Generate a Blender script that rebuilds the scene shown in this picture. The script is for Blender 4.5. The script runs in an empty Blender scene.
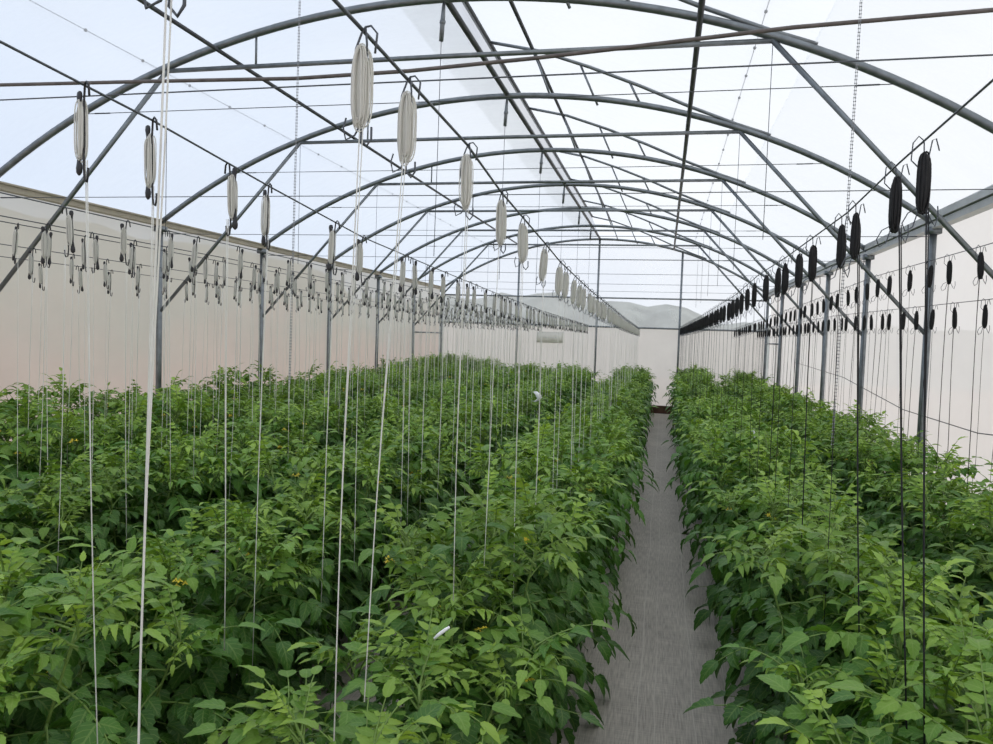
import bpy, math, random
from mathutils import Vector, Matrix

random.seed(7)
SC = bpy.context.scene
COL = SC.collection
CZ = 1.63                       # camera height; H below = height relative to it
FPX, YAW, PITCH, ROLL = 747.13, 0.2198, 0.0511, 0.0333
Y2 = 6.778                      # depth of the second frame in view
BAY = 2.0
YE = Y2 + 5 * BAY               # end wall
XC, HW = -1.5, 3.6              # centre line and half span
XL, XR = XC - HW, XC + HW

# ------------------------------------------------------------------ camera
F = Vector((-math.sin(YAW) * math.cos(PITCH), math.cos(YAW) * math.cos(PITCH), -math.sin(PITCH)))
r0 = Vector((math.cos(YAW), math.sin(YAW), 0)); u0 = r0.cross(F)
RV = r0 * math.cos(ROLL) + u0 * math.sin(ROLL)
UV_ = -r0 * math.sin(ROLL) + u0 * math.cos(ROLL)
cam_d = bpy.data.cameras.new('camera')
cam = bpy.data.objects.new('camera', cam_d); COL.objects.link(cam)
cam_d.sensor_fit = 'HORIZONTAL'; cam_d.sensor_width = 36; cam_d.lens = FPX / 993 * 36
cam_d.clip_start = 0.02; cam_d.clip_end = 500
cam.matrix_world = Matrix(((RV.x, UV_.x, -F.x, 0), (RV.y, UV_.y, -F.y, 0), (RV.z, UV_.z, -F.z, CZ), (0, 0, 0, 1)))
SC.camera = cam

def pix(x, y, z):
    P = Vector((x, y, z - CZ)); d = P.dot(F)
    if d < 0.05: return None
    return (496.5 + FPX * P.dot(RV) / d, 372 - FPX * P.dot(UV_) / d)

def seen(pts, m=0):
    for p in pts:
        q = pix(*p)
        if q and -m < q[0] < 993 + m and -m < q[1] < 744 + m: return True
    return False

# ------------------------------------------------------------------ materials
def srgb(r, g, b):
    f = lambda c: (c / 255 / 12.92) if c / 255 <= 0.04045 else ((c / 255 + 0.055) / 1.055) ** 2.4
    return (f(r), f(g), f(b), 1)

def new_mat(name):
    m = bpy.data.materials.new(name); m.use_nodes = True
    nt = m.node_tree; nt.nodes.clear()
    out = nt.nodes.new('ShaderNodeOutputMaterial')
    return m, nt, out

def N(nt, typ, **kw):
    n = nt.nodes.new(typ)
    for k, v in kw.items():
        if k in n.inputs: n.inputs[k].default_value = v
        else: setattr(n, k, v)
    return n

def coords(nt, scale=(1, 1, 1), kind='Object'):
    tc = nt.nodes.new('ShaderNodeTexCoord'); mp = nt.nodes.new('ShaderNodeMapping')
    mp.inputs['Scale'].default_value = scale
    nt.links.new(tc.outputs[kind], mp.inputs['Vector'])
    return mp.outputs['Vector']

def simple(name, col, rough=0.5, metal=0.0, var=0.15, scale=20, bump=0.0, vscale=(1, 1, 1)):
    m, nt, out = new_mat(name); L = nt.links
    b = N(nt, 'ShaderNodeBsdfPrincipled', Roughness=rough, Metallic=metal)
    v = coords(nt, vscale)
    n = N(nt, 'ShaderNodeTexNoise', Scale=scale, Detail=4.0)
    L.new(v, n.inputs['Vector'])
    r = nt.nodes.new('ShaderNodeValToRGB')
    r.color_ramp.elements[0].position = 0.3; r.color_ramp.elements[1].position = 0.7
    r.color_ramp.elements[0].color = tuple(c * (1 - var) for c in col[:3]) + (1,)
    r.color_ramp.elements[1].color = tuple(min(1, c * (1 + var)) for c in col[:3]) + (1,)
    L.new(n.outputs['Fac'], r.inputs['Fac']); L.new(r.outputs['Color'], b.inputs['Base Color'])
    if bump:
        bp = N(nt, 'ShaderNodeBump', Strength=bump, Distance=0.01)
        L.new(n.outputs['Fac'], bp.inputs['Height']); L.new(bp.outputs['Normal'], b.inputs['Normal'])
    L.new(b.outputs[0], out.inputs[0])
    return m

def film(name, clear, diff, col, tint=(1, 1, 1, 1), wrinkle=0.25, wscale=(0.6, 1.5, 0.6), low_col=None):
    """plastic sheet: clear share lets the view through, the rest scatters"""
    m, nt, out = new_mat(name); L = nt.links
    v = coords(nt, wscale)
    n = N(nt, 'ShaderNodeTexNoise', Scale=1.6, Detail=5.0, Roughness=0.6)
    L.new(v, n.inputs['Vector'])
    bp = N(nt, 'ShaderNodeBump', Strength=wrinkle, Distance=0.08)
    L.new(n.outputs['Fac'], bp.inputs['Height'])
    tl = N(nt, 'ShaderNodeBsdfTranslucent', Color=col)
    df = N(nt, 'ShaderNodeBsdfDiffuse', Color=col)
    if low_col:  # second colour blends in towards the bottom, edge broken up by noise
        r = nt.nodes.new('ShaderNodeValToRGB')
        r.color_ramp.elements[0].color = low_col; r.color_ramp.elements[1].color = col
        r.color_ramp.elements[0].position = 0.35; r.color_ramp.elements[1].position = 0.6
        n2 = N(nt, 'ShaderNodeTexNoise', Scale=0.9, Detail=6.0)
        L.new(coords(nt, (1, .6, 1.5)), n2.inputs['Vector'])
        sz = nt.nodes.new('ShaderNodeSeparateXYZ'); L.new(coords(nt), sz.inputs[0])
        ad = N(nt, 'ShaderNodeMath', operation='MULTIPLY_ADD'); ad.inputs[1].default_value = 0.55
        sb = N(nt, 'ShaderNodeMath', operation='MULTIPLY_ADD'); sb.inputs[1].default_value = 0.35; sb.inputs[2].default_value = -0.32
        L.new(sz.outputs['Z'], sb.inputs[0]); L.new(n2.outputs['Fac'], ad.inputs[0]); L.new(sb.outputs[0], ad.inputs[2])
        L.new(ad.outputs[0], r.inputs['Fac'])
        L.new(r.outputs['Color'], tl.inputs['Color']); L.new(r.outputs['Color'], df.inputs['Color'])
    L.new(bp.outputs['Normal'], tl.inputs['Normal']); L.new(bp.outputs['Normal'], df.inputs['Normal'])
    m1 = N(nt, 'ShaderNodeMixShader'); m1.inputs[0].default_value = diff
    L.new(tl.outputs[0], m1.inputs[1]); L.new(df.outputs[0], m1.inputs[2])
    tr = N(nt, 'ShaderNodeBsdfTransparent', Color=tint)
    m2 = N(nt, 'ShaderNodeMixShader')
    mr = N(nt, 'ShaderNodeMapRange'); mr.inputs[1].default_value = 0.3; mr.inputs[2].default_value = 0.7
    mr.inputs[3].default_value = clear - 0.05; mr.inputs[4].default_value = clear + 0.05
    L.new(n.outputs['Fac'], mr.inputs[0]); L.new(mr.outputs[0], m2.inputs[0])
    L.new(m1.outputs[0], m2.inputs[1]); L.new(tr.outputs[0], m2.inputs[2])
    L.new(m2.outputs[0], out.inputs[0])
    return m

M = {}
M['steel'] = simple('galvanised_steel', srgb(126, 132, 136), 0.42, 0.75, 0.2, 14)
M['darksteel'] = simple('weathered_steel', srgb(92, 94, 98), 0.5, 0.6, 0.2, 14)
M['rustrod'] = simple('brownish_rod', srgb(104, 97, 94), 0.55, 0.35, 0.25, 20)
M['wire'] = simple('cable_wire', srgb(88, 92, 98), 0.45, 0.6, 0.1, 40)
M['gutter_l'] = simple('beige_gutter', srgb(178, 168, 150), 0.55, 0.0, 0.12, 6)
M['gutter_r'] = simple('grey_gutter', srgb(190, 192, 192), 0.45, 0.3, 0.12, 6)
M['black_plastic'] = simple('black_plastic', srgb(30, 30, 34), 0.4, 0, 0.2, 30)
M['white_twine'] = simple('white_twine', srgb(246, 245, 240), 0.7, 0, 0.05, 260, 0.15, (1, 1, .08))
def twine_mat():
    m, nt, out = new_mat('white_twine'); L = nt.links
    n = N(nt, 'ShaderNodeTexNoise', Scale=260.0, Detail=3.0); L.new(coords(nt, (1, 1, .08)), n.inputs['Vector'])
    r = nt.nodes.new('ShaderNodeValToRGB'); r.color_ramp.elements[0].color = srgb(232, 231, 224); r.color_ramp.elements[1].color = srgb(252, 252, 249)
    L.new(n.outputs['Fac'], r.inputs['Fac'])
    d = N(nt, 'ShaderNodeBsdfPrincipled', Roughness=0.6); t = nt.nodes.new('ShaderNodeBsdfTranslucent')
    L.new(r.outputs['Color'], d.inputs['Base Color']); L.new(r.outputs['Color'], t.inputs['Color'])
    x = N(nt, 'ShaderNodeMixShader'); x.inputs[0].default_value = 0.5
    L.new(d.outputs[0], x.inputs[1]); L.new(t.outputs[0], x.inputs[2]); L.new(x.outputs[0], out.inputs[0])
    return m
M['white_twine'] = twine_mat(); M['sheet'] = twine_mat(); M['sheet'].name = 'white_plastic_sheet'
M['black_twine'] = simple('black_twine', srgb(20, 20, 22), 0.65, 0, 0.4, 260, 0.5, (1, 1, .08))
M['chain'] = simple('chain_metal', srgb(150, 152, 155), 0.4, 0.7, 0.1, 60)
M['board'] = simple('brown_board', srgb(96, 66, 52), 0.7, 0, 0.25, 9)
M['stem'] = simple('stem_green', srgb(112, 140, 66), 0.55, 0, 0.2, 30)
M['petal'] = simple('petal_yellow', srgb(240, 218, 70), 0.5, 0, 0.12, 60)
M['soil'] = simple('reddish_soil', srgb(205, 180, 162), 0.95, 0, 0.22, 0.5, 0.2)
M['bank'] = simple('dry_bank', srgb(178, 174, 158), 0.95, 0, 0.22, 0.6, 0.2)
M['grove'] = simple('far_grove', srgb(170, 173, 166), 0.95, 0, 0.2, 0.8, 0.3)  # pale grey: distance haze is mixed into the base colour
M['paper'] = simple('white_paper', srgb(250, 251, 253), 0.6, 0, 0.01, 10)
M['ink'] = simple('faded_blue_ink', srgb(176, 190, 212), 0.7, 0, 0.1, 10)
M['roof'] = film('roof_film', 0.62, 0.25, (.93, .95, .97, 1), (.97, .985, 1, 1))
M['flap'] = film('flap_film', 0.7, 0.2, (.94, .96, .98, 1), (.98, .99, 1, 1))
M['gable'] = film('gable_film', 0.72, 0.3, (.93, .95, .96, 1), (.98, .99, 1, 1), 0.15)
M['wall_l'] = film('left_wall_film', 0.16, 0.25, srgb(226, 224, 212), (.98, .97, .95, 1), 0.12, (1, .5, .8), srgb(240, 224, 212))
M['wall_r'] = film('right_wall_film', 0.14, 0.12, (.97, .98, .97, 1), (1, 1, 1, 1), 0.12, (1, .5, .8))
M['wall_b'] = film('end_wall_film', 0.12, 0.35, srgb(245, 243, 238), (1, .99, .97, 1), 0.12, (1, .5, .8))
M['overlap'] = film('overlap_film', 0.66, 0.2, (.95, .95, .94, 1), (.985, .98, .965, 1), 0.1)
M['net'] = film('vent_net', 0.6, 0.3, srgb(200, 202, 204), (.92, .92, .94, 1), 0.05)

def floor_mat():
    m, nt, out = new_mat('weed_mat'); L = nt.links
    b = N(nt, 'ShaderNodeBsdfPrincipled', Roughness=0.6)
    v = coords(nt)
    sep = nt.nodes.new('ShaderNodeSeparateXYZ'); L.new(v, sep.inputs[0])
    fine = N(nt, 'ShaderNodeTexNoise', Scale=1.0, Detail=4.0)
    L.new(coords(nt, (160, 9, 1)), fine.inputs['Vector'])
    big = N(nt, 'ShaderNodeTexNoise', Scale=2.2, Detail=5.0)
    L.new(coords(nt, (1.5, .6, 1)), big.inputs['Vector'])
    weft = N(nt, 'ShaderNodeTexNoise', Scale=1.0, Detail=2.0)
    L.new(coords(nt, (6, 150, 1)), weft.inputs['Vector'])
    r = nt.nodes.new('ShaderNodeValToRGB')
    r.color_ramp.elements[0].color = srgb(146, 139, 130); r.color_ramp.elements[1].color = srgb(210, 202, 190)
    r.color_ramp.elements[0].position = 0.36; r.color_ramp.elements[1].position = 0.66
    a = N(nt, 'ShaderNodeMath', operation='ADD'); a.inputs[1].default_value = 0
    a2 = N(nt, 'ShaderNodeMath', operation='MULTIPLY_ADD'); a2.inputs[1].default_value = 0.5
    L.new(fine.outputs['Fac'], a2.inputs[0])
    a3 = N(nt, 'ShaderNodeMath', operation='MULTIPLY_ADD'); a3.inputs[1].default_value = 0.25
    L.new(weft.outputs['Fac'], a3.inputs[0])
    mu = N(nt, 'ShaderNodeMath', operation='MULTIPLY'); mu.inputs[1].default_value = 0.27
    L.new(big.outputs['Fac'], mu.inputs[0]); L.new(mu.outputs[0], a3.inputs[2]); L.new(a3.outputs[0], a2.inputs[2])
    L.new(a2.outputs[0], r.inputs['Fac'])
    cur = r.outputs['Color']
    wob = N(nt, 'ShaderNodeTexNoise', Scale=1.4, Detail=1.0)
    L.new(coords(nt, (0, 1, 0)), wob.inputs['Vector'])
    w1 = N(nt, 'ShaderNodeMath', operation='MULTIPLY_ADD'); w1.inputs[1].default_value = 0.03; w1.inputs[2].default_value = -0.015
    L.new(wob.outputs['Fac'], w1.inputs[0])
    xx = N(nt, 'ShaderNodeMath', operation='ADD'); L.new(sep.outputs['X'], xx.inputs[0]); L.new(w1.outputs[0], xx.inputs[1])
    for lx, st, wd in ((-0.045, .75, .0028), (0.027, .5, .0026), (0.193, .7, .0026), (0.347, .7, .0026), (.10, .12, .005), (.26, .12, .004)):
        d = N(nt, 'ShaderNodeMath', operation='SUBTRACT'); d.inputs[1].default_value = lx
        L.new(xx.outputs[0], d.inputs[0])
        ab = N(nt, 'ShaderNodeMath', operation='ABSOLUTE'); L.new(d.outputs[0], ab.inputs[0])
        lt = N(nt, 'ShaderNodeMath', operation='LESS_THAN'); lt.inputs[1].default_value = wd
        L.new(ab.outputs[0], lt.inputs[0])
        ml = N(nt, 'ShaderNodeMath', operation='MULTIPLY'); ml.inputs[1].default_value = st
        L.new(lt.outputs[0], ml.inputs[0])
        mx = N(nt, 'ShaderNodeMixRGB'); mx.inputs['Color2'].default_value = srgb(206, 200, 190)
        L.new(ml.outputs[0], mx.inputs['Fac']); L.new(cur, mx.inputs['Color1']); cur = mx.outputs['Color']
    L.new(cur, b.inputs['Base Color'])
    bp = N(nt, 'ShaderNodeBump', Strength=0.3, Distance=0.004)
    L.new(a2.outputs[0], bp.inputs['Height']); L.new(bp.outputs['Normal'], b.inputs['Normal'])
    L.new(b.outputs[0], out.inputs[0])
    return m
M['mat'] = floor_mat()

def leaf_mat():
    m, nt, out = new_mat('tomato_leaf'); L = nt.links
    at = nt.nodes.new('ShaderNodeAttribute'); at.attribute_name = 'age'
    uv = nt.nodes.new('ShaderNodeUVMap'); uv.uv_map = 'UVMap'
    sep = nt.nodes.new('ShaderNodeSeparateXYZ'); L.new(uv.outputs[0], sep.inputs[0])
    r = nt.nodes.new('ShaderNodeValToRGB')
    e = r.color_ramp.elements
    e[0].position = 0.0; e[0].color = srgb(50, 90, 37)
    e[1].position = 1.0; e[1].color = srgb(152, 184, 74)
    x = e.new(0.45); x.color = srgb(78, 124, 44)
    L.new(at.outputs['Fac'], r.inputs['Fac'])
    # midrib and side veins
    ab = N(nt, 'ShaderNodeMath', operation='ABSOLUTE'); L.new(sep.outputs['X'], ab.inputs[0])
    lt = N(nt, 'ShaderNodeMath', operation='LESS_THAN'); lt.inputs[1].default_value = 0.09; L.new(ab.outputs[0], lt.inputs[0])
    sv = N(nt, 'ShaderNodeMath', operation='MULTIPLY_ADD'); sv.inputs[1].default_value = -0.25
    L.new(ab.outputs[0], sv.inputs[0]); L.new(sep.outputs['Y'], sv.inputs[2])
    sm = N(nt, 'ShaderNodeMath', operation='MULTIPLY'); sm.inputs[1].default_value = 6.0; L.new(sv.outputs[0], sm.inputs[0])
    fr = N(nt, 'ShaderNodeMath', operation='FRACT'); L.new(sm.outputs[0], fr.inputs[0])
    l2 = N(nt, 'ShaderNodeMath', operation='LESS_THAN'); l2.inputs[1].default_value = 0.12; L.new(fr.outputs[0], l2.inputs[0])
    mx2 = N(nt, 'ShaderNodeMath', operation='MAXIMUM'); L.new(lt.outputs[0], mx2.inputs[0]); L.new(l2.outputs[0], mx2.inputs[1])
    vf = N(nt, 'ShaderNodeMath', operation='MULTIPLY'); vf.inputs[1].default_value = 0.3; L.new(mx2.outputs[0], vf.inputs[0])
    mx = N(nt, 'ShaderNodeMixRGB'); mx.inputs['Color2'].default_value = srgb(150, 176, 98)
    L.new(vf.outputs[0], mx.inputs['Fac']); L.new(r.outputs['Color'], mx.inputs['Color1'])
    oi = nt.nodes.new('ShaderNodeObjectInfo')
    hs = N(nt, 'ShaderNodeHueSaturation')
    mr = N(nt, 'ShaderNodeMapRange'); mr.inputs[3].default_value = 0.85; mr.inputs[4].default_value = 1.15
    L.new(oi.outputs['Random'], mr.inputs[0]); L.new(mr.outputs[0], hs.inputs['Value']); L.new(mx.outputs['Color'], hs.inputs['Color'])
    b = N(nt, 'ShaderNodeBsdfPrincipled', Roughness=0.45)
    b.inputs['Specular IOR Level'].default_value = 0.4
    ns = N(nt, 'ShaderNodeTexNoise', Scale=70.0, Detail=2.0); L.new(coords(nt), ns.inputs['Vector'])
    bp = N(nt, 'ShaderNodeBump', Strength=0.5, Distance=0.006)
    L.new(ns.outputs['Fac'], bp.inputs['Height']); L.new(bp.outputs['Normal'], b.inputs['Normal'])
    L.new(hs.outputs['Color'], b.inputs['Base Color'])
    tl = N(nt, 'ShaderNodeBsdfTranslucent')
    tc = N(nt, 'ShaderNodeMixRGB', blend_type='MULTIPLY'); tc.inputs['Fac'].default_value = 1
    tc.inputs['Color2'].default_value = (1.5, 1.4, .7, 1)
    L.new(hs.outputs['Color'], tc.inputs['Color1']); L.new(tc.outputs['Color'], tl.inputs['Color'])
    ms = N(nt, 'ShaderNodeMixShader'); ms.inputs[0].default_value = 0.22
    L.new(b.outputs[0], ms.inputs[1]); L.new(tl.outputs[0], ms.inputs[2]); L.new(ms.outputs[0], out.inputs[0])
    return m
M['leaf'] = leaf_mat()

# ------------------------------------------------------------------ mesh building
class MB:
    def __init__(s): s.v = []; s.f = []
    def quad_strip(s, rings, closed=True, caps=False):
        n = len(rings[0]); o = len(s.v)
        for r in rings: s.v.extend([tuple(p) for p in r])
        m = n if closed else n - 1
        for i in range(len(rings) - 1):
            for k in range(m):
                a = o + i * n + k; b = o + i * n + (k + 1) % n
                s.f.append((a, b, b + n, a + n))
        if caps:
            s.f.append(tuple(o + k for k in range(n))[::-1])
            e = o + (len(rings) - 1) * n
            s.f.append(tuple(e + k for k in range(n)))
    def tube(s, path, rad, n=8, caps=True, closed=False):
        P = [Vector(p) for p in path]; rings = []; up = None
        L = len(P)
        for i, p in enumerate(P):
            if closed: t = P[(i + 1) % L] - P[i - 1]
            else: t = P[min(i + 1, L - 1)] - P[max(i - 1, 0)]
            if t.length < 1e-9: t = Vector((0, 0, 1))
            t.normalize()
            if up is None:
                up = Vector((0, 1, 0)) if abs(t.y) < 0.9 else Vector((1, 0, 0))
            a = (up - t * up.dot(t)).normalized(); b = t.cross(a); up = a
            rr = rad[i] if isinstance(rad, (list, tuple)) else rad
            rings.append([p + (a * math.cos(2 * math.pi * k / n) + b * math.sin(2 * math.pi * k / n)) * rr for k in range(n)])
        if closed:
            rings.append(rings[0]); caps = False
        s.quad_strip(rings, True, caps)
    def box(s, a, b):
        x0, y0, z0 = a; x1, y1, z1 = b; o = len(s.v)
        s.v += [(x0, y0, z0), (x1, y0, z0), (x1, y1, z0), (x0, y1, z0), (x0, y0, z1), (x1, y0, z1), (x1, y1, z1), (x0, y1, z1)]
        for q in ((0, 3, 2, 1), (4, 5, 6, 7), (0, 1, 5, 4), (1, 2, 6, 5), (2, 3, 7, 6), (3, 0, 4, 7)):
            s.f.append(tuple(o + k for k in q))
    def sphere(s, c, r, n=8, m=6, sc=(1, 1, 1)):
        rings = []
        for i in range(m + 1):
            t = math.pi * (0.02 + 0.96 * i / m)
            rings.append([(c[0] + r * sc[0] * math.sin(t) * math.cos(2 * math.pi * k / n), c[1] + r * sc[1] * math.sin(t) * math.sin(2 * math.pi * k / n), c[2] - r * sc[2] * math.cos(t)) for k in range(n)])
        s.quad_strip(rings, True, True)
    def mesh(s, name, mat, smooth=True):
        me = bpy.data.meshes.new(name); me.from_pydata(s.v, [], s.f); me.materials.append(mat)
        if smooth: me.polygons.foreach_set('use_smooth', [True] * len(s.f))
        me.update(); return me
    def build(s, name, mat, parent=None, smooth=True):
        return link(name, s.mesh(name, mat, smooth), parent)

def link(name, me, parent=None):
    o = bpy.data.objects.new(name, me); COL.objects.link(o)
    if parent: o.parent = parent
    return o

def tag(o, label, cat, group=None):
    o['label'] = label; o['category'] = cat
    if group: o['group'] = group
    return o

def thing(name, label, cat, loc=(0, 0, 0), rz=0, group=None):
    o = bpy.data.objects.new(name, None); COL.objects.link(o)
    o.location = loc; o.rotation_euler = (0, 0, rz); o.empty_display_size = 0.1
    return tag(o, label, cat, group)

def struct(name, mb, mat, smooth=False):
    o = mb.build(name, mat, None, smooth); o['kind'] = 'structure'; return o

ONES = ['', 'first', 'second', 'third', 'fourth', 'fifth', 'sixth', 'seventh', 'eighth', 'ninth', 'tenth', 'eleventh', 'twelfth', 'thirteenth', 'fourteenth', 'fifteenth', 'sixteenth', 'seventeenth', 'eighteenth', 'nineteenth']
TENS = {2: ('twentieth', 'twenty'), 3: ('thirtieth', 'thirty'), 4: ('fortieth', 'forty'), 5: ('fiftieth', 'fifty')}
def ordinal(n):
    if n < 20: return ONES[n]
    t, u = divmod(n, 10)
    return TENS[t][0] if u == 0 else TENS[t][1] + '-' + ONES[u]

# ------------------------------------------------------------------ setting
RA = (HW ** 2 + 1.15 ** 2) / (2 * 1.15)
def arch_h(x):                                   # height (from camera level) of arch tube axis
    d = x - XC
    return 2.17 - (RA - math.sqrt(RA * RA - d * d))
FLAP = [(-1.69, 2.663), (-1.22, 2.56), (-.754, 2.395), (-.31, 2.215), (.126, 2.02), (.52, 1.86), (.80, 1.76)]
def flap_h(x):
    for (a, ha), (b, hb) in zip(FLAP, FLAP[1:]):
        if a <= x <= b: return ha + (hb - ha) * (x - a) / (b - a)
    return arch_h(x)

YF = -3.0                                        # near end of the modelled tunnel
b = MB(); b.box((XL - .05, YF, -.06), (XR + .05, YE, 0)); struct('floor', b, M['mat'])
b = MB(); b.quad_strip([[(x, y, -.07) for x in (-160, -40, XL, XR, 40, 160)] for y in (-60, 0, 20, 60, 250)], False); struct('ground', b, M['soil'])

def sheet(xs, hfun, y0, y1, ny, sag=0.02):
    rings = []
    for j in range(ny + 1):
        y = y0 + (y1 - y0) * j / ny
        ph = ((y - (Y2 - 2)) / BAY) % 1.0
        s_ = sag * math.sin(math.pi * ph) ** 2
        rings.append([(x, y, CZ + hfun(x) + .035 - s_) for x in xs])
    return rings
b = MB()
xs1 = [XL - .04 + (XC - XL + .02) * k / 24 for k in range(25)]
xs2 = [.78 + (XR + .04 - .78) * k / 12 for k in range(13)]
ny = int((YE - YF) / .25)
cl = lambda x: arch_h(max(XL, min(XR, x)))
b.quad_strip(sheet(xs1, cl, YF, YE, ny), False)
b.quad_strip(sheet(xs2, cl, YF, YE, ny), False)
struct('ceiling', b, M['roof'], True)

b = MB(); b.quad_strip(sheet([-1.86 + .36 * k / 4 for k in range(5)], lambda x: arch_h(x) + .01, 1.0, YE, 60), False)
struct('trim_1', b, M['overlap'], True)

def wall_sheet(x, z0, z1, y0, y1, ny, nz):
    return [[(x + .012 * math.sin(y * 2.3 + k) * math.sin(k * 1.1), y, z0 + (z1 - z0) * k / nz) for k in range(nz + 1)] for y in [y0 + (y1 - y0) * j / ny for j in range(ny + 1)]]
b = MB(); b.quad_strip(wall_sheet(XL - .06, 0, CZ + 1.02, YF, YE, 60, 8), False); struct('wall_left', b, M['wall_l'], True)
b = MB(); b.quad_strip(wall_sheet(XR + .06, 0, CZ + 1.02, YF, YE, 60, 8), False); struct('wall_right', b, M['wall_r'], True)
b = MB()
nx = 30
b.quad_strip([[(XL + 2 * HW * k / nx, YE + .05 + .008 * math.sin(k * 1.7 + j), (CZ + .24) * j / 8) for k in range(nx + 1)] for j in range(9)], False)
struct('wall_back', b, M['wall_b'], True)
b = MB()
xsb = [XL + 2 * HW * k / nx for k in range(nx + 1)]
b.quad_strip([[(x, YE + .05, CZ + .24 + (max(cl(x) + .03, .25) - .24) * j / 6) for x in xsb] for j in range(7)], False)
struct('window_1', b, M['gable'], True)
b = MB(); b.box((XL, YE - .03, 0), (XR, YE + .03, .17)); struct('baseboard_back', b, M['board'])

# land outside, seen faintly through the sheets
def ridge(name, pts, depth, mat, along):
    b = MB(); rings = []
    for i, (p, h) in enumerate(pts):
        prof = [(0, -.1), (.25, h * .45), (.55, h * .85), (.8, h), (1.2, h * .92), (1.8, -.1)]
        ring = []
        for d, z in prof:
            q = (p[0] + along[0] * d * depth, p[1] + along[1] * d * depth, z)
            ring.append(q)
        rings.append(ring)
    b.quad_strip(rings, False)
    return struct(name, b, mat, True)
rnd = random.Random(3)
ridge('terrain_bank', [((-12.5 + rnd.uniform(-.3, .3), y), 4.3 + rnd.uniform(-.15, .15)) for y in range(-4, 34, 2)], 4.0, M['bank'], (-1, 0))
ridge('terrain_hill', [((x, 34 + rnd.uniform(-.6, .6)), 3.45 + .45 * math.exp(-((x + 8) / 4) ** 2) - .9 * min(1, max(0, (x - .5) / 3)) + .1 * math.sin(x * 1.9) + rnd.uniform(-.14, .14)) for x in range(-34, 36, 1)], 9.0, M['grove'], (0, 1))
ridge('terrain_verge', [((16 + rnd.uniform(-.6, .6), y), 2.0 + rnd.uniform(-.5, .7)) for y in range(-4, 40, 1)], 5.0, M['grove'], (1, 0))

# ------------------------------------------------------------------ gutters, purlins
g = thing('eaves_gutter', 'beige eaves gutter running along the top of the left wall', 'gutter', (XL, YF, CZ + .99))
b = MB(); b.box((-.05, 0, 0), (.03, YE - YF, .045)); b.build('channel', M['gutter_l'], g, False)
b = MB(); b.box((-.06, 0, .045), (.045, YE - YF, .06)); b.build('lip', M['gutter_l'], g, False)
g = thing('eaves_gutter', 'grey metal eaves gutter running along the top of the right wall', 'gutter', (XR, YF, CZ + .97))
b = MB(); b.box((-.03, 0, 0), (.05, YE - YF, .05)); b.build('channel', M['gutter_r'], g, False)
b = MB(); b.box((-.05, 0, .058), (.06, YE - YF, .115)); b.build('lip', M['gutter_r'], g, False)

def bar(name, label, cat, p, q, r, mat, n=10):
    p = Vector(p); q = Vector(q)
    b = MB(); b.tube([Vector((0, 0, 0)), (q - p) * .5, q - p], r, n)
    o = b.build(name, mat); o.location = p
    return tag(o, label, cat)
bar('purlin', 'steel purlin tube running lengthwise under the left roof arches', 'purlin', (-3.15, 2.2, CZ + 1.925), (-3.15, YE - .1, CZ + 1.925), .015, M['darksteel'])
bar('purlin', 'dark steel purlin tube running lengthwise right of the ridge vent', 'purlin', (.125, 1.5, CZ + 1.925), (.11, YE - .3, CZ + 1.925), .019, M['darksteel'])
bar('ridge_beam', 'dark ridge beam under the open roof vent, beside its free edge', 'beam', (XC, 1.5, CZ + 2.185), (XC, YE, CZ + 2.185), .022, M['darksteel'])
b = MB(); b.tube([(x, 0, h) for x, h in ((-4.85, 1.20), (-4.1, 1.178), (-3.341, 1.175), (-2.48, 1.158), (-1.7, 1.14), (-1.16, 1.15), (-.58, 1.18), (-.2, 1.205), (.44, 1.25), (1.15, 1.275), (1.6, 1.28))], .0085, 10)
o = b.build('tie_rod', M['rustrod']); o.location = (0, 3.2, CZ)
tag(o, 'thin brownish rod crossing the tunnel in front of the nearest arch', 'rod')
o = bar('tie_cable', 'thin cable crossing the tunnel nearest the camera, just above the twine hooks', 'cable', (XL + .02, 2.778, CZ + .95), (XR - .02, 2.778, CZ + .965), .003, M['wire'], 6)
# seam cords sewn along the film, with clips
for (sx, lab) in ((-3.66, 'thin seam cord with small clips along the left roof film'), (.49, 'thin seam cord with small clips along the vent flap film')):
    t = thing('seam_cord', lab, 'cord', (sx, 1.5, CZ + (arch_h(sx) if sx < 0 else flap_h(sx)) + .05))
    b = MB(); b.tube([(0, 0, 0), (0, 7.5, 0), (0, YE - 1.6, 0)], .0022, 5); b.build('cord', M['wire'], t)
    for k in range(26):
        b = MB(); b.sphere((0, .4 + k * .55 + rnd.uniform(-.05, .05), 0), .011, 7, 5); b.build('clip', M['darksteel'], t)

# ------------------------------------------------------------------ ridge vent flap
fl = thing('roof_vent_flap', 'long roof vent flap standing open right of the ridge', 'roof vent', (0, 0, CZ))
fx = [FLAP[0][0] + (FLAP[-1][0] - FLAP[0][0]) * k / 14 for k in range(15)]
b = MB(); b.quad_strip([[(x, y, flap_h(x) + .03) for x in fx] for y in [1.4 + (YE - 1.5) * j / 40 for j in range(41)]], False)
b.build('film', M['flap'], fl)
b = MB(); b.tube([(-1.69, 1.4, 2.663), (-1.69, 9, 2.663), (-1.69, YE - .05, 2.663)], .024, 8); b.build('edge_bar', M['darksteel'], fl)
b = MB(); b.tube([(-1.27, 1.4, 2.56), (-1.27, 9, 2.56), (-1.27, YE - .2, 2.56)], .017, 8); b.build('stringer', M['darksteel'], fl)
b = MB(); b.quad_strip([[(-1.5, y, 2.2), (-1.6, y, 2.43), (-1.69, y, 2.66)] for y in (1.4, 6, 12, YE)], False); n_ = b.build('vent_net', M['net'], fl); n_['label'] = 'grey insect net'
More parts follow.
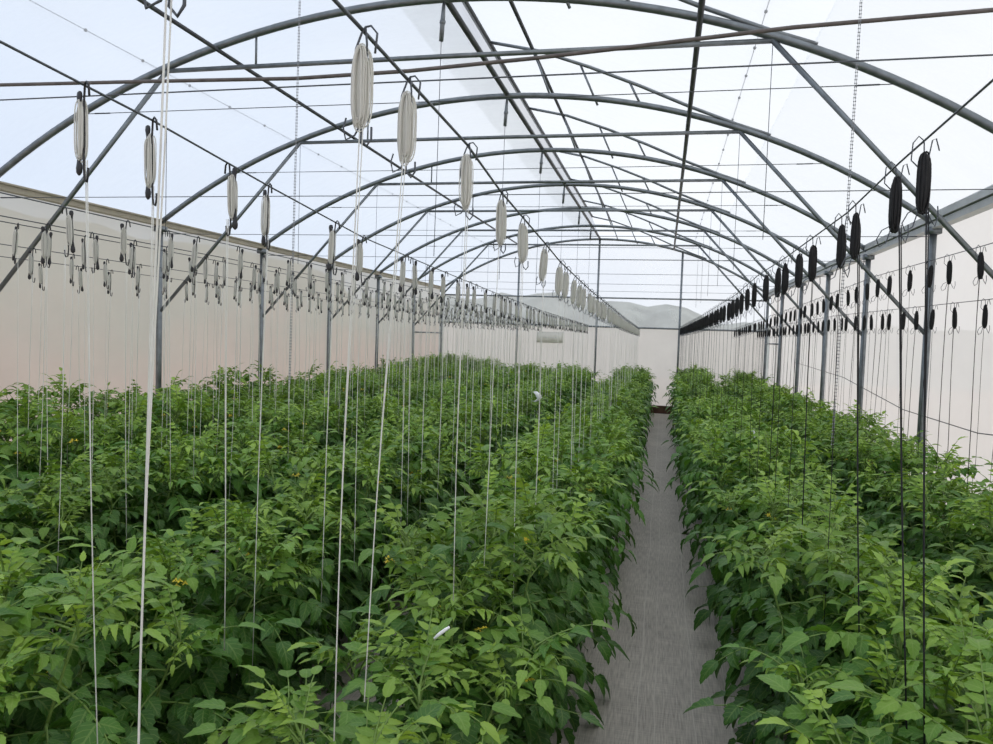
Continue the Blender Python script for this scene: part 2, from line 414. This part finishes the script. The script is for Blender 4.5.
for i in range(-1, 6):
    y = Y2 + BAY * (i) - (.04 if i == 5 else 0)
    b = MB(); b.tube([(x, y, h) for x, h in FLAP], .015, 8); b.build('rib', M['steel'], fl)
    for p, q in (((-.845, 2.428), (-.674, 2.06)), ((-.407, 2.26), (-.296, 2.05)), ((-1.27, 2.57), (-1.1, 2.15))):
        b = MB(); b.tube([(p[0], y, p[1]), (q[0], y, q[1])], .011, 6); b.build('strut', M['steel'], fl)

# ------------------------------------------------------------------ steel frames
def make_frame(end=False):
    t = bpy.data.objects.new('arched_frame', None); COL.objects.link(t)
    b = MB(); n = 48
    b.tube([(XC - HW + 2 * HW * k / n, 0, CZ + arch_h(XC - HW + 2 * HW * k / n)) for k in range(n + 1)], .0255, 10)
    b.build('arch', M['steel'], t)
    for s in (-1, 1):
        b = MB(); x = XC + s * HW
        b.tube([(x, 0, 0), (x, 0, 1.2), (x, 0, CZ + 1.02)], .029, 12)
        b.box((x - .05, -.05, CZ + .93), (x + .05, .05, CZ + .985))
        b.box((x - .06, -.06, 0), (x + .06, .06, .012))
        b.build('post', M['steel'], t)
        if not end:
            b = MB(); b.tube([(XC + s * 2.05, 0, CZ + 1.795), (XC + s * 2.8, 0, CZ + .975), (XC + s * HW, 0, CZ + .10)], .017, 8); b.build('brace', M['steel'], t)
            b = MB(); b.tube([(XC + s * 2.05, 0, CZ + 1.79), (XC + s * 2.05, 0, CZ + 1.3), (XC + s * 2.05, 0, CZ + .62)], .0022, 5); b.build('hanger_wire', M['wire'], t)
            if s < 0: b = MB(); b.tube([(XC + s * 1.35, 0, CZ + 1.795), (XC + s * 1.35, 0, CZ + arch_h(XC + 1.35))], .008, 6); b.build('spacer', M['steel'], t)
    if not end:
        b = MB(); b.tube([(XC - 2.05, 0, CZ + 1.795), (XC, 0, CZ + 1.80), (XC + 2.05, 0, CZ + 1.795)], .0165, 8); b.build('collar_tie', M['steel'], t)
        b = MB(); hx = 2.72
        b.tube([(XC - hx, 0, CZ + 1.515), (XC, 0, CZ + 1.512), (XC + hx, 0, CZ + 1.515)], .003, 5)
        for s in (-1, 1): b.tube([(XC + s * (hx - .07), 0, CZ + 1.515), (XC + s * (hx - .2), 0, CZ + 1.514)], .005, 6)
        b.build('upper_cable', M['wire'], t)
        b = MB(); b.tube([(XL, 0, CZ + .91), (XC, 0, CZ + .90), (XR, 0, CZ + .91)], .003, 5)
        for s in (-1, 1): b.tube([(XC + s * (HW - .12), 0, CZ + .91), (XC + s * (HW - .3), 0, CZ + .909)], .005, 6)
        b.build('eaves_cable', M['wire'], t)
        b = MB(); b.tube([(XC, 0, CZ + 2.15), (XC - .005, 0, CZ + 2.05), (XC - .012, 0, CZ + 1.9)], [.010, .016, .016], 8)
        b.sphere((XC - .006, 0, CZ + 2.02), .022, 8, 6); b.build('turnbuckle', M['steel'], t)
        b = MB(); b.tube([(XC - .012, 0, CZ + 1.9), (XC - .015, 0, CZ + 1.2), (XC - .02, 0, CZ + .5)], .0024, 5); b.build('hanger_rod', M['wire'], t)
    else:
        for dx in (-1.8, 0, 1.8):
            b = MB(); b.tube([(XC + dx, 0, 0), (XC + dx, 0, 1.4), (XC + dx, 0, CZ + arch_h(XC + dx))], .024, 10); b.build('gable_post', M['steel'], t)
        b = MB(); b.tube([(XL, -.02, CZ + .87), (XC, -.02, CZ + .875), (XR, -.02, CZ + .885)], .017, 8); b.build('upper_rail', M['steel'], t)
        b = MB(); b.tube([(XL, -.02, CZ + .235), (XC, -.02, CZ + .235), (XR, -.02, CZ + .235)], .02, 8); b.build('lower_rail', M['steel'], t)
    return t
frame0 = make_frame()
def copy_tree(o, parent=None):
    c = o.copy(); COL.objects.link(c)
    if parent: c.parent = parent
    for ch in list(o.children): copy_tree(ch, c)
    return c
for i in range(6):
    t = frame0 if i == 0 else copy_tree(frame0)
    t.location = (0, Y2 + BAY * (i - 1), 0)
    where = ['nearest to the camera, its posts outside the photo'] + ['%s from the camera' % ordinal(k) for k in range(2, 6)] + ['last one before the end wall frame']
    tag(t, 'arched galvanised steel frame over the tunnel, ' + where[i], 'frame', 'arched frames along the tunnel')
t = make_frame(True); t.location = (0, YE, 0); t.name = 'gable_frame'
tag(t, 'arched end frame with upright posts holding the far end wall', 'frame')
for s, lab in ((-1, 'short horizontal bar between the last two posts on the left'), (1, 'short horizontal bar between the last two posts on the right')):
    x = XC + s * HW
    bar('cross_bar', lab, 'bar', (x, YE - BAY, CZ - .02), (x, YE, CZ - .02), .016, M['steel'])

# ------------------------------------------------------------------ crop wires
def interp(tab, y):
    if y <= tab[0][0]: return tab[0][1:]
    for a, b_ in zip(tab, tab[1:]):
        if a[0] <= y <= b_[0]:
            t = (y - a[0]) / (b_[0] - a[0])
            return tuple(a[k] + (b_[k] - a[k]) * t for k in (1, 2))
    return tab[-1][1:]
YL = YE - .06
WIRES = {
 'L1': [(.3, -.462, .46), (1.07, -.466, .452), (1.70, -.469, .438), (2.09, -.471, .402), (2.92, -.476, .362), (3.38, -.478, .336), (4.87, -.486, .303), (10, -.513, .25), (YL, -.55, .215)],
 'L2': [(.3, -1.14, .49), (1.12, -1.166, .485), (1.54, -1.18, .467), (2.09, -1.197, .426), (2.88, -1.223, .376), (4.2, -1.266, .348), (6.1, -1.327, .315), (9, -1.42, .281), (YL, -1.667, .26)],
 'L3': [(1.2, -2.329, .45), (3, -2.372, .446), (4.6, -2.41, .446), (6.7, -2.461, .438), (10, -2.54, .40), (YL, -2.69, .262)],
 'L4': [(2, -3.12, .46), (4.3, -3.15, .46), (8, -3.2, .43), (YL, -3.3, .262)],
 'L5': [(3, -4.14, .388), (5.1, -4.16, .385), (9, -4.2, .36), (YL, -4.3, .262)],
 'L6': [(1.8, -2.76, .43), (5, -2.8, .43), (9, -2.88, .39), (YL, -2.98, .262)],
 'L7': [(2.5, -3.62, .41), (6, -3.66, .40), (YL, -3.75, .262)],
 'R1': [(.3, .595, .53), (1.57, .572, .50), (2.1, .562, .468), (2.6, .553, .425), (3.7, .533, .40), (4.6, .518, .395), (5.8, .495, .345), (9.8, .423, .30), (YL, .30, .268)],
 'R2': [(2, 1.62, .55), (4.5, 1.62, .55), (6.5, 1.62, .56), (9, 1.58, .48), (YL, 1.42, .265)],
 'R3': [(2.5, 1.86, .30), (5, 1.86, .30), (9, 1.86, .33), (YL, 1.86, .265)],
}
WNAME = {'L1': 'first wire left of the path', 'L2': 'second wire left of the path', 'L3': 'third wire left of the path', 'L6': 'fourth wire left of the path', 'L4': 'fifth wire left of the path', 'L7': 'sixth wire left of the path', 'L5': 'wire closest to the left wall', 'R1': 'first wire right of the path', 'R2': 'second wire right of the path', 'R3': 'lowest wire at right wall'}
for k, tab in WIRES.items():
    b = MB(); pts = [(x, y, CZ + h) for y, x, h in tab]
    b.tube(pts, .0026 if k != 'L1' else .0032, 6)
    tag(b.build('crop_wire', M['wire']), 'taut overhead crop wire, ' + WNAME[k], 'wire')
b = MB(); b.tube([(XR - .02, 4.3, CZ - .47), (XR - .02, 5.6, CZ - .56), (XR - .02, 7.2, CZ - .55), (XR - .02, 9.5, CZ - .38), (XR - .02, 13, CZ - .3)], .004, 5)
tag(b.build('sagging_cord', M['wire']), 'thin cord sagging along the lower part of the right wall', 'cord')

# ------------------------------------------------------------------ twine hooks
def racetrack(length, half, n=8, yoff=0, xo=0, zc=0, tw=0):
    pts = []; m = n * 3
    for k in range(m):
        a = 2 * math.pi * (k + .5) / m; c, s_ = math.cos(a), math.sin(a)
        pts.append((xo + half * math.copysign(abs(c) ** .8, c), yoff * (.35 + .65 * abs(c)) + tw * s_, zc + length / 2 * math.copysign(abs(s_) ** .55, s_)))
    return pts
def coil_mesh(seed, length, half, thick, ztop, mat, loops, r, core=.72):
    rr = random.Random(seed); b = MB(); zc = ztop - length / 2
    for i in range(loops):
        u = (i + .5) / loops * 2 - 1
        hf = half * math.sqrt(max(.12, 1 - u * u * .8)) * rr.uniform(.75, 1.05)
        b.tube(racetrack(length * rr.uniform(.84, 1.0), hf * rr.uniform(.55, 1.05), 6, u * thick, rr.uniform(-.25, .25) * half, zc + rr.uniform(-.008, .008), rr.uniform(-.004, .004)), r, 5, closed=True)
    rings = []
    for k in range(11):                          # packed inner windings
        t = k / 10; z = zc - length * .47 + length * .94 * t
        w = core * (math.sin(math.pi * min(1, max(0, .08 + t * .84))) ** .45)
        rings.append([(half * w * math.cos(2 * math.pi * j / 12) * (1 + .08 * (j % 2)), thick * w * math.sin(2 * math.pi * j / 12) * (1 + .08 * (j % 2)), z) for j in range(12)])
    b.quad_strip(rings, True, True)
    return b.mesh('twine_coil', mat)
def wire_hook_mesh(kind):
    b = MB()
    if kind == 'metal':                          # bent spring-wire hook with long bar and open curls
        b.tube([(.030, .0, -.05), (.034, 0, -.01), (.02, 0, .006), (.008, 0, .004), (0, 0, -.008), (-.012, 0, -.04), (-.022, .012, -.09), (-.012, .016, -.14), (-.002, .012, -.19), (.004, 0, -.225), (.016, 0, -.238), (.026, 0, -.225), (.026, 0, -.2)], .0024, 6)
        b.tube([(.008, 0, .003), (.012, 0, -.03), (.012, 0, -.06)], .0024, 6)
        b.tube([(-.002, .01, -.19), (-.012, .004, -.215), (-.03, 0, -.225), (-.036, 0, -.2), (-.03, 0, -.18)], .002, 6)
        return b.mesh('hook', M['wire'])
    if kind == 'paddle':
        b.tube([(.026, 0, -.035), (.022, 0, -.002), (.012, 0, .008), (.004, 0, 0), (.0, 0, -.05), (.002, 0, -.14), (0, 0, -.235), (.006, 0, -.275), (.016, 0, -.28), (.021, 0, -.262), (.022, 0, -.24)], .0036, 6)
        return b.mesh('hook', M['black_plastic'])
    b.tube([(.03, 0, -.03), (.022, 0, 0), (.014, 0, -.004), (.008, 0, -.045), (.002, 0, -.055), (-.002, 0, -.045), (-.004, 0, -.004), (-.016, 0, .008), (-.028, 0, -.008), (-.03, 0, -.05), (-.012, 0, -.07), (0, 0, -.09), (-.004, 0, -.165), (-.03, 0, -.18), (-.042, 0, -.205), (-.034, 0, -.225), (-.018, 0, -.215), (-.008, 0, -.175), (.008, 0, -.17), (.022, 0, -.2), (.03, 0, -.215), (.036, 0, -.19), (.034, 0, -.165)], .0017, 6)
    return b.mesh('hook', M['wire'])
def bobbin_mesh():
    b = MB()                                     # flat bar with rounded paddle ends
    prof = [(-.004, .004), (-.008, .0105), (-.020, .0125), (-.034, .009), (-.055, .006), (-.13, .0055), (-.185, .0065), (-.208, .010), (-.226, .0135), (-.240, .012), (-.248, .004)]
    rings = [[(-.022 + w * math.cos(2 * math.pi * j / 10), .45 * w * math.sin(2 * math.pi * j / 10), z - .01) for j in range(10)] for z, w in prof]
    b.quad_strip(rings, True, True)
    return b.mesh('bobbin', M['black_plastic'])
def string_mesh(seed, z0, z1, mat, r, x0=0.0):
    rr = random.Random(seed); b = MB()
    lx, ly = rr.uniform(-.014, .014), rr.uniform(-.035, .035)
    if seed == 6 + ord('A'): lx = ly = 0
    n = 7
    def strand(ox, amp):
        pts = []
        for k in range(n):
            t = k / (n - 1)
            pts.append((x0 + ox * (1 - t) + lx * t + amp * math.sin(t * 5 + seed), ly * t + amp * math.cos(t * 4), z0 + (z1 - z0) * t))
        return pts
    b.tube(strand(0, .002), r, 5)
    if rr.random() < .45: b.tube(strand(.004, .003), r * .8, 5)
    return b.mesh('string', mat)
KIND = {
 'A': dict(hook=wire_hook_mesh('metal'), coils=[coil_mesh(s, .168, .021, .014, -.035, M['white_twine'], 20, .0016, .5) for s in range(4)]),
 'B': dict(hook=wire_hook_mesh('paddle'), bob=bobbin_mesh(), coils=[coil_mesh(20 + s, .176, .0175, .014, -.042, M['white_twine'], 15, .0019, .6) for s in range(4)]),
 'C': dict(hook=wire_hook_mesh('black'), coils=[coil_mesh(40 + s, .146, .0145, .0135, -.035, M['black_twine'], 18, .0023, .95) for s in range(4)]),
}
KS = {'A': .73, 'B': .70, 'C': .93}
for k, D in KIND.items():
    for me in [D['hook']] + D['coils'] + ([D['bob']] if 'bob' in D else []):
        me.transform(Matrix.Scale(KS[k], 4))
STR = {}
for k in 'ABC':
    mt = M['black_twine'] if k == 'C' else M['white_twine']
    zt = {'A': -.195, 'B': -.215, 'C': -.176}[k] * KS[k]
    zb = {'A': -1.32, 'B': -1.5, 'C': -1.32}[k]
    STR[k] = [string_mesh(s * 3 + ord(k), zt, zb + .12 * (s % 3), mt, .0011 if k == 'A' else .0013) for s in range(7)]
STRN = string_mesh(6 + ord('A'), -.176 * KS['C'], -1.36, M['black_twine'], .0019)
KTXT = {'A': ('white twine hook', ''), 'B': ('black-ended twine hook', ''), 'C': ('black twine hook', '')}
def run(first, start, stop, step, seed):
    rr = random.Random(seed); out = list(first); y = start
    while y < stop: out.append(y + rr.uniform(-.1, .1) * step * 2); y += step
    return sorted(out)
ROWS = [
 ('L1', 'A', run([.622, 1.076, 1.282, 1.704, 2.09, 2.423, 2.926, 3.384], 3.65, YE - .3, .30, 1)),
 ('L2', 'B', run([1.32, 1.536, 1.872, 2.087, 2.598, 2.875, 3.45, 3.58, 3.885, 4.202], 4.5, YE - .3, .29, 2)),
 ('L3', 'B', run([2.571, 2.918, 3.234, 3.457, 3.875], 4.2, YE - .3, .29, 3)),
 ('L6', 'B', run([2.9], 3.2, YE - .3, .30, 9)),
 ('L7', 'B', run([3.7], 4.0, YE - .3, .31, 10)),
 ('L4', 'B', run([3.1, 3.29, 3.543, 3.937, 4.278], 4.55, YE - .3, .30, 4)),
 ('L5', 'B', run([4.3], 4.62, YE - .3, .31, 5)),
 ('R1', 'C', run([1.913, 2.112, 2.489, 2.659, 3.101, 3.37, 3.706, 3.901, 4.295, 4.761], 5.05, YE - .3, .31, 6)),
 ('R2', 'C', run([4.471, 4.917, 5.223, 5.639, 6.111, 6.428, 6.75], 7.1, YE - .3, .31, 7)),
 ('R3', 'C', run([4.276, 4.375, 4.739, 5.009, 5.5, 5.9, 6.264], 6.6, YE - .3, .31, 8)),
]
rr = random.Random(11)
for row, k, ys in ROWS:
    cnt = 0
    for y in ys:
        x, h = interp(WIRES[row], y); z = CZ + h
        if not seen([(x, y, z), (x, y, z - .2), (x, y, z - .8), (x, y, z - 1.2)]): continue
        cnt += 1
        lab = '%s %s from the front, %s' % (ordinal(cnt), KTXT[k][0], WNAME[row])
        yaw = (rr.uniform(-.5, .5) if k != 'C' else rr.uniform(-.4, .4)) + (math.pi if rr.random() < .35 and k == 'B' else 0)
        t = thing({'A': 'wire_twine_hook', 'B': 'bobbin_twine_hook', 'C': 'black_twine_hook'}[k], lab, 'hook', (x, y, z), yaw, 'twine hooks on the ' + WNAME[row])
        t.rotation_euler = (rr.uniform(-.06, .06), rr.uniform(-.05, .05), yaw)
        D = KIND[k]
        link('hook', D['hook'], t)
        if 'bob' in D: link('bobbin', D['bob'], t)
        c = link('twine_coil', D['coils'][rr.randrange(4)], t)
        if k == 'B': c.location.x = -.008
        lean = {.622: -.03, 1.076: -.04, 1.282: -.12, 1.704: .0}.get(y) if row == 'L1' else None
        s_ = link('string', STR[k][rr.randrange(7)], t)
        s_.rotation_euler = (-t.rotation_euler.x + rr.uniform(-.012, .012), -t.rotation_euler.y + rr.uniform(-.012, .012), 0)
        if row == 'R1':
            ln = {1.913: -.17, 2.112: -.24, 2.489: -.24}.get(y, -.10)
            s_.rotation_euler = (ln, 0, -yaw); t.rotation_euler = (0, 0, yaw)
            if y < 2.6: s_.data = STRN
        if lean is not None:
            t.rotation_euler = (0, 0, t.rotation_euler.z * .3); s_.rotation_euler = (lean, 0, -t.rotation_euler.z); s_.data = STR['A'][2]

# ------------------------------------------------------------------ small white things
t = thing('paper_sign', 'small white sign with faded blue lettering on the far end wall', 'sign', (-2.54, YE - .035, CZ - .04))
b = MB(); b.quad_strip([[(-.30 + .6 * k / 8, .006 * math.sin(k * 1.3), z) for k in range(9)] for z in (-.125, 0, .125)], False)
o = b.build('sheet', M['sheet'], t); o.modifiers.new('thick', 'SOLIDIFY').thickness = .004
b = MB(); rq = random.Random(2); x = -.2
for k in range(7):                               # worn lettering, no longer readable in the photo
    h_ = .055 if k == 0 else .034
    b.tube([(x, -.008, -.02), (x + .012, -.008, -.02 + h_), (x + .024, -.008, -.02 + h_ * rq.uniform(.1, .9)), (x + .036, -.008, -.018)], .0018, 4); x += .055
b.build('lettering', M['ink'], t)
b = MB(); b.quad_strip([[(-.02, 0, .03), (.01, .012, .035)], [(0, -.004, .005), (.045, .014, .012)], [(.02, 0, -.03), (.06, .01, -.018)], [(-.01, .008, -.055), (.03, .016, -.05)], [(-.035, .004, -.05), (.0, .012, -.062)]], False)
o = b.build('paper_tag', M['paper']); o.location = (-1.28, 7.6, CZ - .62); o.scale = (1.15, 1.15, 1.15); o.modifiers.new('thick', 'SOLIDIFY').thickness = .003
tag(o, 'crumpled white paper tag caught on the second row left of the path', 'tag')
b = MB(); b.tube([(-.025, 0, .035), (-.012, 0, .045), (.004, 0, .035), (.016, 0, .0), (.02, 0, -.05), (.018, 0, -.1)], [.006, .009, .010, .010, .008, .005], 8)
o = b.build('white_clip', M['paper']); o.location = (.62, 5.37, CZ - .63); o.scale = (.6, .6, .6)
tag(o, 'small curved white clip between the rows right of the path', 'clip')
b = MB(); b.tube([(-.022, 0, -.018), (-.01, 0, -.006), (.004, 0, .006), (.014, 0, .014)], [.003, .0042, .0042, .003], 7)
o = b.build('string_clip', M['paper']); o.location = (-.478, 1.66, CZ - .705)
tag(o, 'small white plastic clip on the fourth white string left of the path', 'clip')

# ------------------------------------------------------------------ ball chains
def chain(label, x, y, z0, z1):
    b = MB(); n = int((z1 - z0) / .013)
    for k in range(n):
        z = z1 - (k + .5) * (z1 - z0) / n
        for s in (-1, 1):
            b.sphere((s * .0028, 0, z - z0), .0027, 6, 4)
    b.tube([(-.0028, 0, z1 - z0), (-.0028, 0, 0), (.0028, 0, 0), (.0028, 0, z1 - z0)], .0009, 5)
    o = b.build('ball_chain', M['chain']); o.location = (x, y, z0); o.rotation_euler = (0, .008, 0)
    tag(o, label, 'chain')
chain('long ball chain hanging on the right, beside the nearest black twine hooks', .63, 3.0, CZ - .38, CZ + 1.75)
chain('long ball chain hanging on the left in front of the arches', -1.6, 3.0, CZ - .25, CZ + 2.1)

# ------------------------------------------------------------------ tomato plants
class Fol:
    def __init__(s): s.v = []; s.f = []; s.uv = []; s.age = []
    ST = (0, .1, .22, .32, .43, .53, .64, .74, .85, 1.0)
    WD = (.12, .66, .98, .88, .95, .74, .66, .42, .24, .0)
    def leaflet(s, base, d, nrm, L, W, age, curl, fold, rr):
        side = d.cross(nrm).normalized(); nrm = side.cross(d).normalized()
        o = len(s.v); p = Vector(base); dd = d.copy(); last = 0
        tw = rr.uniform(-.25, .25)
        for i, t in enumerate(s.ST):
            dt = (t - last) * L; last = t
            ang = -curl * dt / L
            dd2 = (dd * math.cos(ang) + nrm * math.sin(ang)).normalized()
            nrm = (nrm * math.cos(ang) - dd * math.sin(ang)).normalized(); dd = dd2
            p = p + dd * dt
            w = W * .5 * s.WD[i] * rr.uniform(.88, 1.1)
            lift = fold * w
            sd = side * math.cos(tw * t) + nrm * math.sin(tw * t)
            bk = -dd * (-L * .035 if i % 2 == 0 else L * .02)
            for sg in (-1, 0, 1):
                q = p + sd * (sg * w) + (nrm * lift + bk if sg else Vector((0, 0, 0)))
                s.v.append(tuple(q)); s.uv.append((sg, t)); s.age.append(age)
        for i in range(len(s.ST) - 1):
            a = o + i * 3
            s.f.append((a, a + 1, a + 4, a + 3)); s.f.append((a + 1, a + 2, a + 5, a + 4))
    def mesh(s, name):
        me = bpy.data.meshes.new(name); me.from_pydata(s.v, [], s.f); me.materials.append(M['leaf'])
        me.polygons.foreach_set('use_smooth', [True] * len(s.f))
        at = me.attributes.new('age', 'FLOAT', 'POINT'); at.data.foreach_set('value', s.age)
        ul = me.uv_layers.new(name='UVMap')
        li = [0] * len(me.loops); me.loops.foreach_get('vertex_index', li)
        flat = []
        for i in li: flat.extend(s.uv[i])
        ul.data.foreach_set('uv', flat)
        me.update(); return me

def compound_leaf(fol, st, base, az, elev, L, age, rr, droop, pairs=4, lw=.55):
    """rachis with pairs of leaflets and one at the tip"""
    d = Vector((math.cos(az) * math.cos(elev), math.sin(az) * math.cos(elev), math.sin(elev)))
    side = Vector((-math.sin(az), math.cos(az), 0))
    p = Vector(base); path = [p.copy()]; dirs = [d.copy()]; n = 8
    for i in range(n):
        up = side.cross(d) * -1
        a = droop / n * (0.5 + 1.2 * i / n)
        d = (d - Vector((0, 0, 1)) * a).normalized()
        d = (d + side * rr.uniform(-.06, .06)).normalized()
        p = p + d * (L / n); path.append(p.copy()); dirs.append(d.copy())
    st.tube(path, [.0034 - .0022 * i / n for i in range(n + 1)], 4, False)
    for k in range(pairs):
        t = .28 + .62 * (k + rr.uniform(-.15, .15)) / max(1, pairs)
        i = min(n - 1, int(t * n)); q = path[i].lerp(path[i + 1], t * n - i); dd = dirs[i]
        nr = side.cross(dd); nr = nr if nr.z > 0 else -nr
        for sg in (-1, 1):
            ll = L * rr.uniform(.22, .33) * (1.0 if k else .75)
            ld = (side * sg * rr.uniform(.75, 1.0) + dd * rr.uniform(.35, .8) - Vector((0, 0, rr.uniform(0, .35)))).normalized()
            nn = (nr + Vector((rr.uniform(-.55, .55), rr.uniform(-.55, .55), 0))).normalized()
            fol.leaflet(q, ld, nn, ll, ll * lw * rr.uniform(.85, 1.1), min(1, max(0, age + rr.uniform(-.12, .12))), rr.uniform(.3, 1.7), rr.uniform(.1, .6), rr)
            if rr.random() < .4:
                l2 = ll * .38; q2 = q + dd * L * .07
                fol.leaflet(q2, ld, nn, l2, l2 * .6, min(1, age + .05), .5, .2, rr)
    nr = side.cross(d); nr = nr if nr.z > 0 else -nr
    ll = L * rr.uniform(.32, .42)
    fol.leaflet(p, d, nr, ll, ll * lw * 1.1, min(1, max(0, age)), rr.uniform(.4, 1.2), rr.uniform(.1, .4), rr)

def plant_meshes(seed, flowers):
    rr = random.Random(seed); fol = Fol(); st = MB(); fws = []
    H0 = rr.uniform(.84, .93)
    lean = Vector((rr.uniform(-.05, .05), rr.uniform(-.05, .05), 0))
    axis = lambda t: Vector((lean.x * t + .015 * math.sin(t * 7 + seed), lean.y * t + .015 * math.cos(t * 6), H0 * t))
    st.tube([axis(k / 10) for k in range(11)], [.009 - .0055 * k / 10 for k in range(11)], 7)
    shoots = [(axis, .06, 1.0, 30, 1.0)]
    for j in range(5):
        t0 = rr.uniform(.12, .45); az = j * 1.257 + rr.uniform(-.5, .5); ln = rr.uniform(.38, .58)
        b0 = axis(t0); out = Vector((math.cos(az) * .27, math.sin(az) * .24, 0)); top = H0 * rr.uniform(.82, 1.03)
        f = (lambda b0, out, top: (lambda t: b0 + out * (t ** .7) + Vector((0, 0, (top - b0.z) * t))))(b0, out, top)
        st.tube([f(k / 7) for k in range(8)], [.006 - .0035 * k / 7 for k in range(8)], 6)
        shoots.append((f, .15, 1.0, 17, .85))
    for fn, t0, t1, cnt, sc in shoots:
        az = rr.uniform(0, 6.28)
        for i in range(cnt):
            t = t0 + (t1 - t0) * (i + rr.uniform(0, .6)) / cnt
            az += 2.4 + rr.uniform(-.5, .5)
            p = fn(min(1, t)); zz = p.z / H0
            L = rr.uniform(.25, .36) * sc * (1.0 if t < .75 else 1.0 - .5 * (t - .75) / .25)
            elev = rr.uniform(-.1, .45) + (.55 if t > .8 else 0)
            age = .08 + .6 * max(0, zz - .3) ** 1.3 + (.2 if t > .85 else 0) + rr.uniform(-.06, .08)
            compound_leaf(fol, st, p, az, elev, L, age, rr, rr.uniform(.5, 1.3) if t < .8 else rr.uniform(.3, .9), 4 if L > .2 else 3, rr.uniform(.48, .62))
        p = fn(1.0)
        for i in range(9):                       # young growing tip
            compound_leaf(fol, st, p - Vector((0, 0, rr.uniform(0, .07))), rr.uniform(0, 6.28), rr.uniform(.5, 1.3), rr.uniform(.08, .19), .72 + rr.uniform(-.15, .25), rr, rr.uniform(.3, 1.4), 4, .36)
    if flowers:
        for i in range(3):
            fw = MB(); fws.append(fw)
            fn = shoots[rr.randrange(len(shoots))][0]; p = fn(rr.uniform(.75, .95)); az = rr.uniform(0, 6.28)
            q = p + Vector((math.cos(az) * .09, math.sin(az) * .09, .05)); st.tube([p, p.lerp(q, .5) + Vector((0, 0, .02)), q], .0016, 4)
            for j in range(4):
                c = q + Vector((rr.uniform(-.016, .016), rr.uniform(-.016, .016), rr.uniform(-.012, .012)))
                fw.sphere(c, .0035, 6, 4, (1, 1, 1.6))
                for a in range(5):
                    an = a * 1.2566 + j; e = Vector((math.cos(an), math.sin(an), -.35)).normalized(); s2 = Vector((-math.sin(an), math.cos(an), 0))
                    o = len(fw.v)
                    fw.v += [tuple(c + Vector((0, 0, .002))), tuple(c + e * .008 + s2 * .0032), tuple(c + e * .015), tuple(c + e * .008 - s2 * .0032)]
                    fw.f.append((o, o + 1, o + 2, o + 3))
    return [('foliage', fol.mesh('foliage')), ('stem', st.mesh('stem', M['stem']))] + [('flower_cluster', f.mesh('flower_cluster', M['petal'])) for f in fws]
PL = [plant_meshes(100 + s, s % 3 == 0) for s in range(9)]
ROWX = [('L1', -.62, 'in the row just left of the path'), ('L2', -1.72, 'in the second row left of the path'), ('L3', -2.72, 'in the third row left of the path'), ('L4', -3.68, 'in the fourth row left of the path'), ('L5', -4.55, 'in the row along the left wall'),
        ('R1', .61, 'in the row just right of the path'), ('R2', 1.6, 'in the row along the right wall')]
rr = random.Random(5)
for row, x0, txt in ROWX:
    y = {'L1': 1.25, 'L2': .95, 'R1': 1.3}.get(row, .8); cnt = 0
    while y < YE - .35:
        x = x0 + {'L1': .05, 'L2': .16, 'R1': .11}.get(row, 0) * max(0, 1 - y / 9) - (.03 if row == 'R1' else 0) + rr.uniform(-.03, .03); yy = y + rr.uniform(-.04, .04); hs = rr.uniform(.95, 1.08) * (.87 if row == 'L1' and y < 2.2 else 1) * (1.08 if row in ('L4', 'L5') else 1.02 if row == 'L3' else 1.0)
        vi = rr.randrange(9); rz = rr.uniform(0, 6.28)
        if seen([(x + a, yy + b_, c) for a in (-.35, 0, .35) for b_ in (-.3, 0, .3) for c in (.3, .6, .98)], -6):
            cnt += 1
            t = thing('tomato_plant', 'leafy green tomato plant, %s from the front %s' % (ordinal(cnt), txt), 'plant', (x, yy, 0), 0, 'tomato plants ' + txt)
            t.scale = (1.08, 1.08, hs)
            for nm, me in PL[vi]:
                o = link(nm, me, t); o.rotation_euler = (0, 0, rz)
        y += .42

# ------------------------------------------------------------------ daylight
w = bpy.data.worlds.new('overcast'); SC.world = w; w.use_nodes = True
nt = w.node_tree; nt.nodes.clear(); L = nt.links
out = nt.nodes.new('ShaderNodeOutputWorld'); bg = nt.nodes.new('ShaderNodeBackground')
tc = nt.nodes.new('ShaderNodeTexCoord')
mp = nt.nodes.new('ShaderNodeMapping'); mp.inputs['Scale'].default_value = (1, 1, 2.2)
L.new(tc.outputs['Generated'], mp.inputs['Vector'])
ns = N(nt, 'ShaderNodeTexNoise', Scale=1.7, Detail=5.0, Roughness=0.5); L.new(mp.outputs[0], ns.inputs['Vector'])
sep = nt.nodes.new('ShaderNodeSeparateXYZ'); L.new(tc.outputs['Generated'], sep.inputs[0])
ma = N(nt, 'ShaderNodeMath', operation='MULTIPLY_ADD'); ma.inputs[1].default_value = .55; L.new(sep.outputs['X'], ma.inputs[0]); L.new(ns.outputs['Fac'], ma.inputs[2])
cr = nt.nodes.new('ShaderNodeValToRGB'); L.new(ma.outputs[0], cr.inputs['Fac'])
e = cr.color_ramp.elements
e[0].position = .1; e[0].color = (.68, .77, .93, 1)
e[1].position = .75; e[1].color = (.93, .94, .955, 1)
L.new(cr.outputs['Color'], bg.inputs['Color']); bg.inputs['Strength'].default_value = 1.0
L.new(bg.outputs[0], out.inputs[0])

SC.view_settings.view_transform = 'Standard'; SC.view_settings.look = 'None'
SC.view_settings.gamma = 1; SC.view_settings.use_curve_mapping = False
SC.view_settings.exposure = 0.24
SC.cycles.transparent_max_bounces = 16
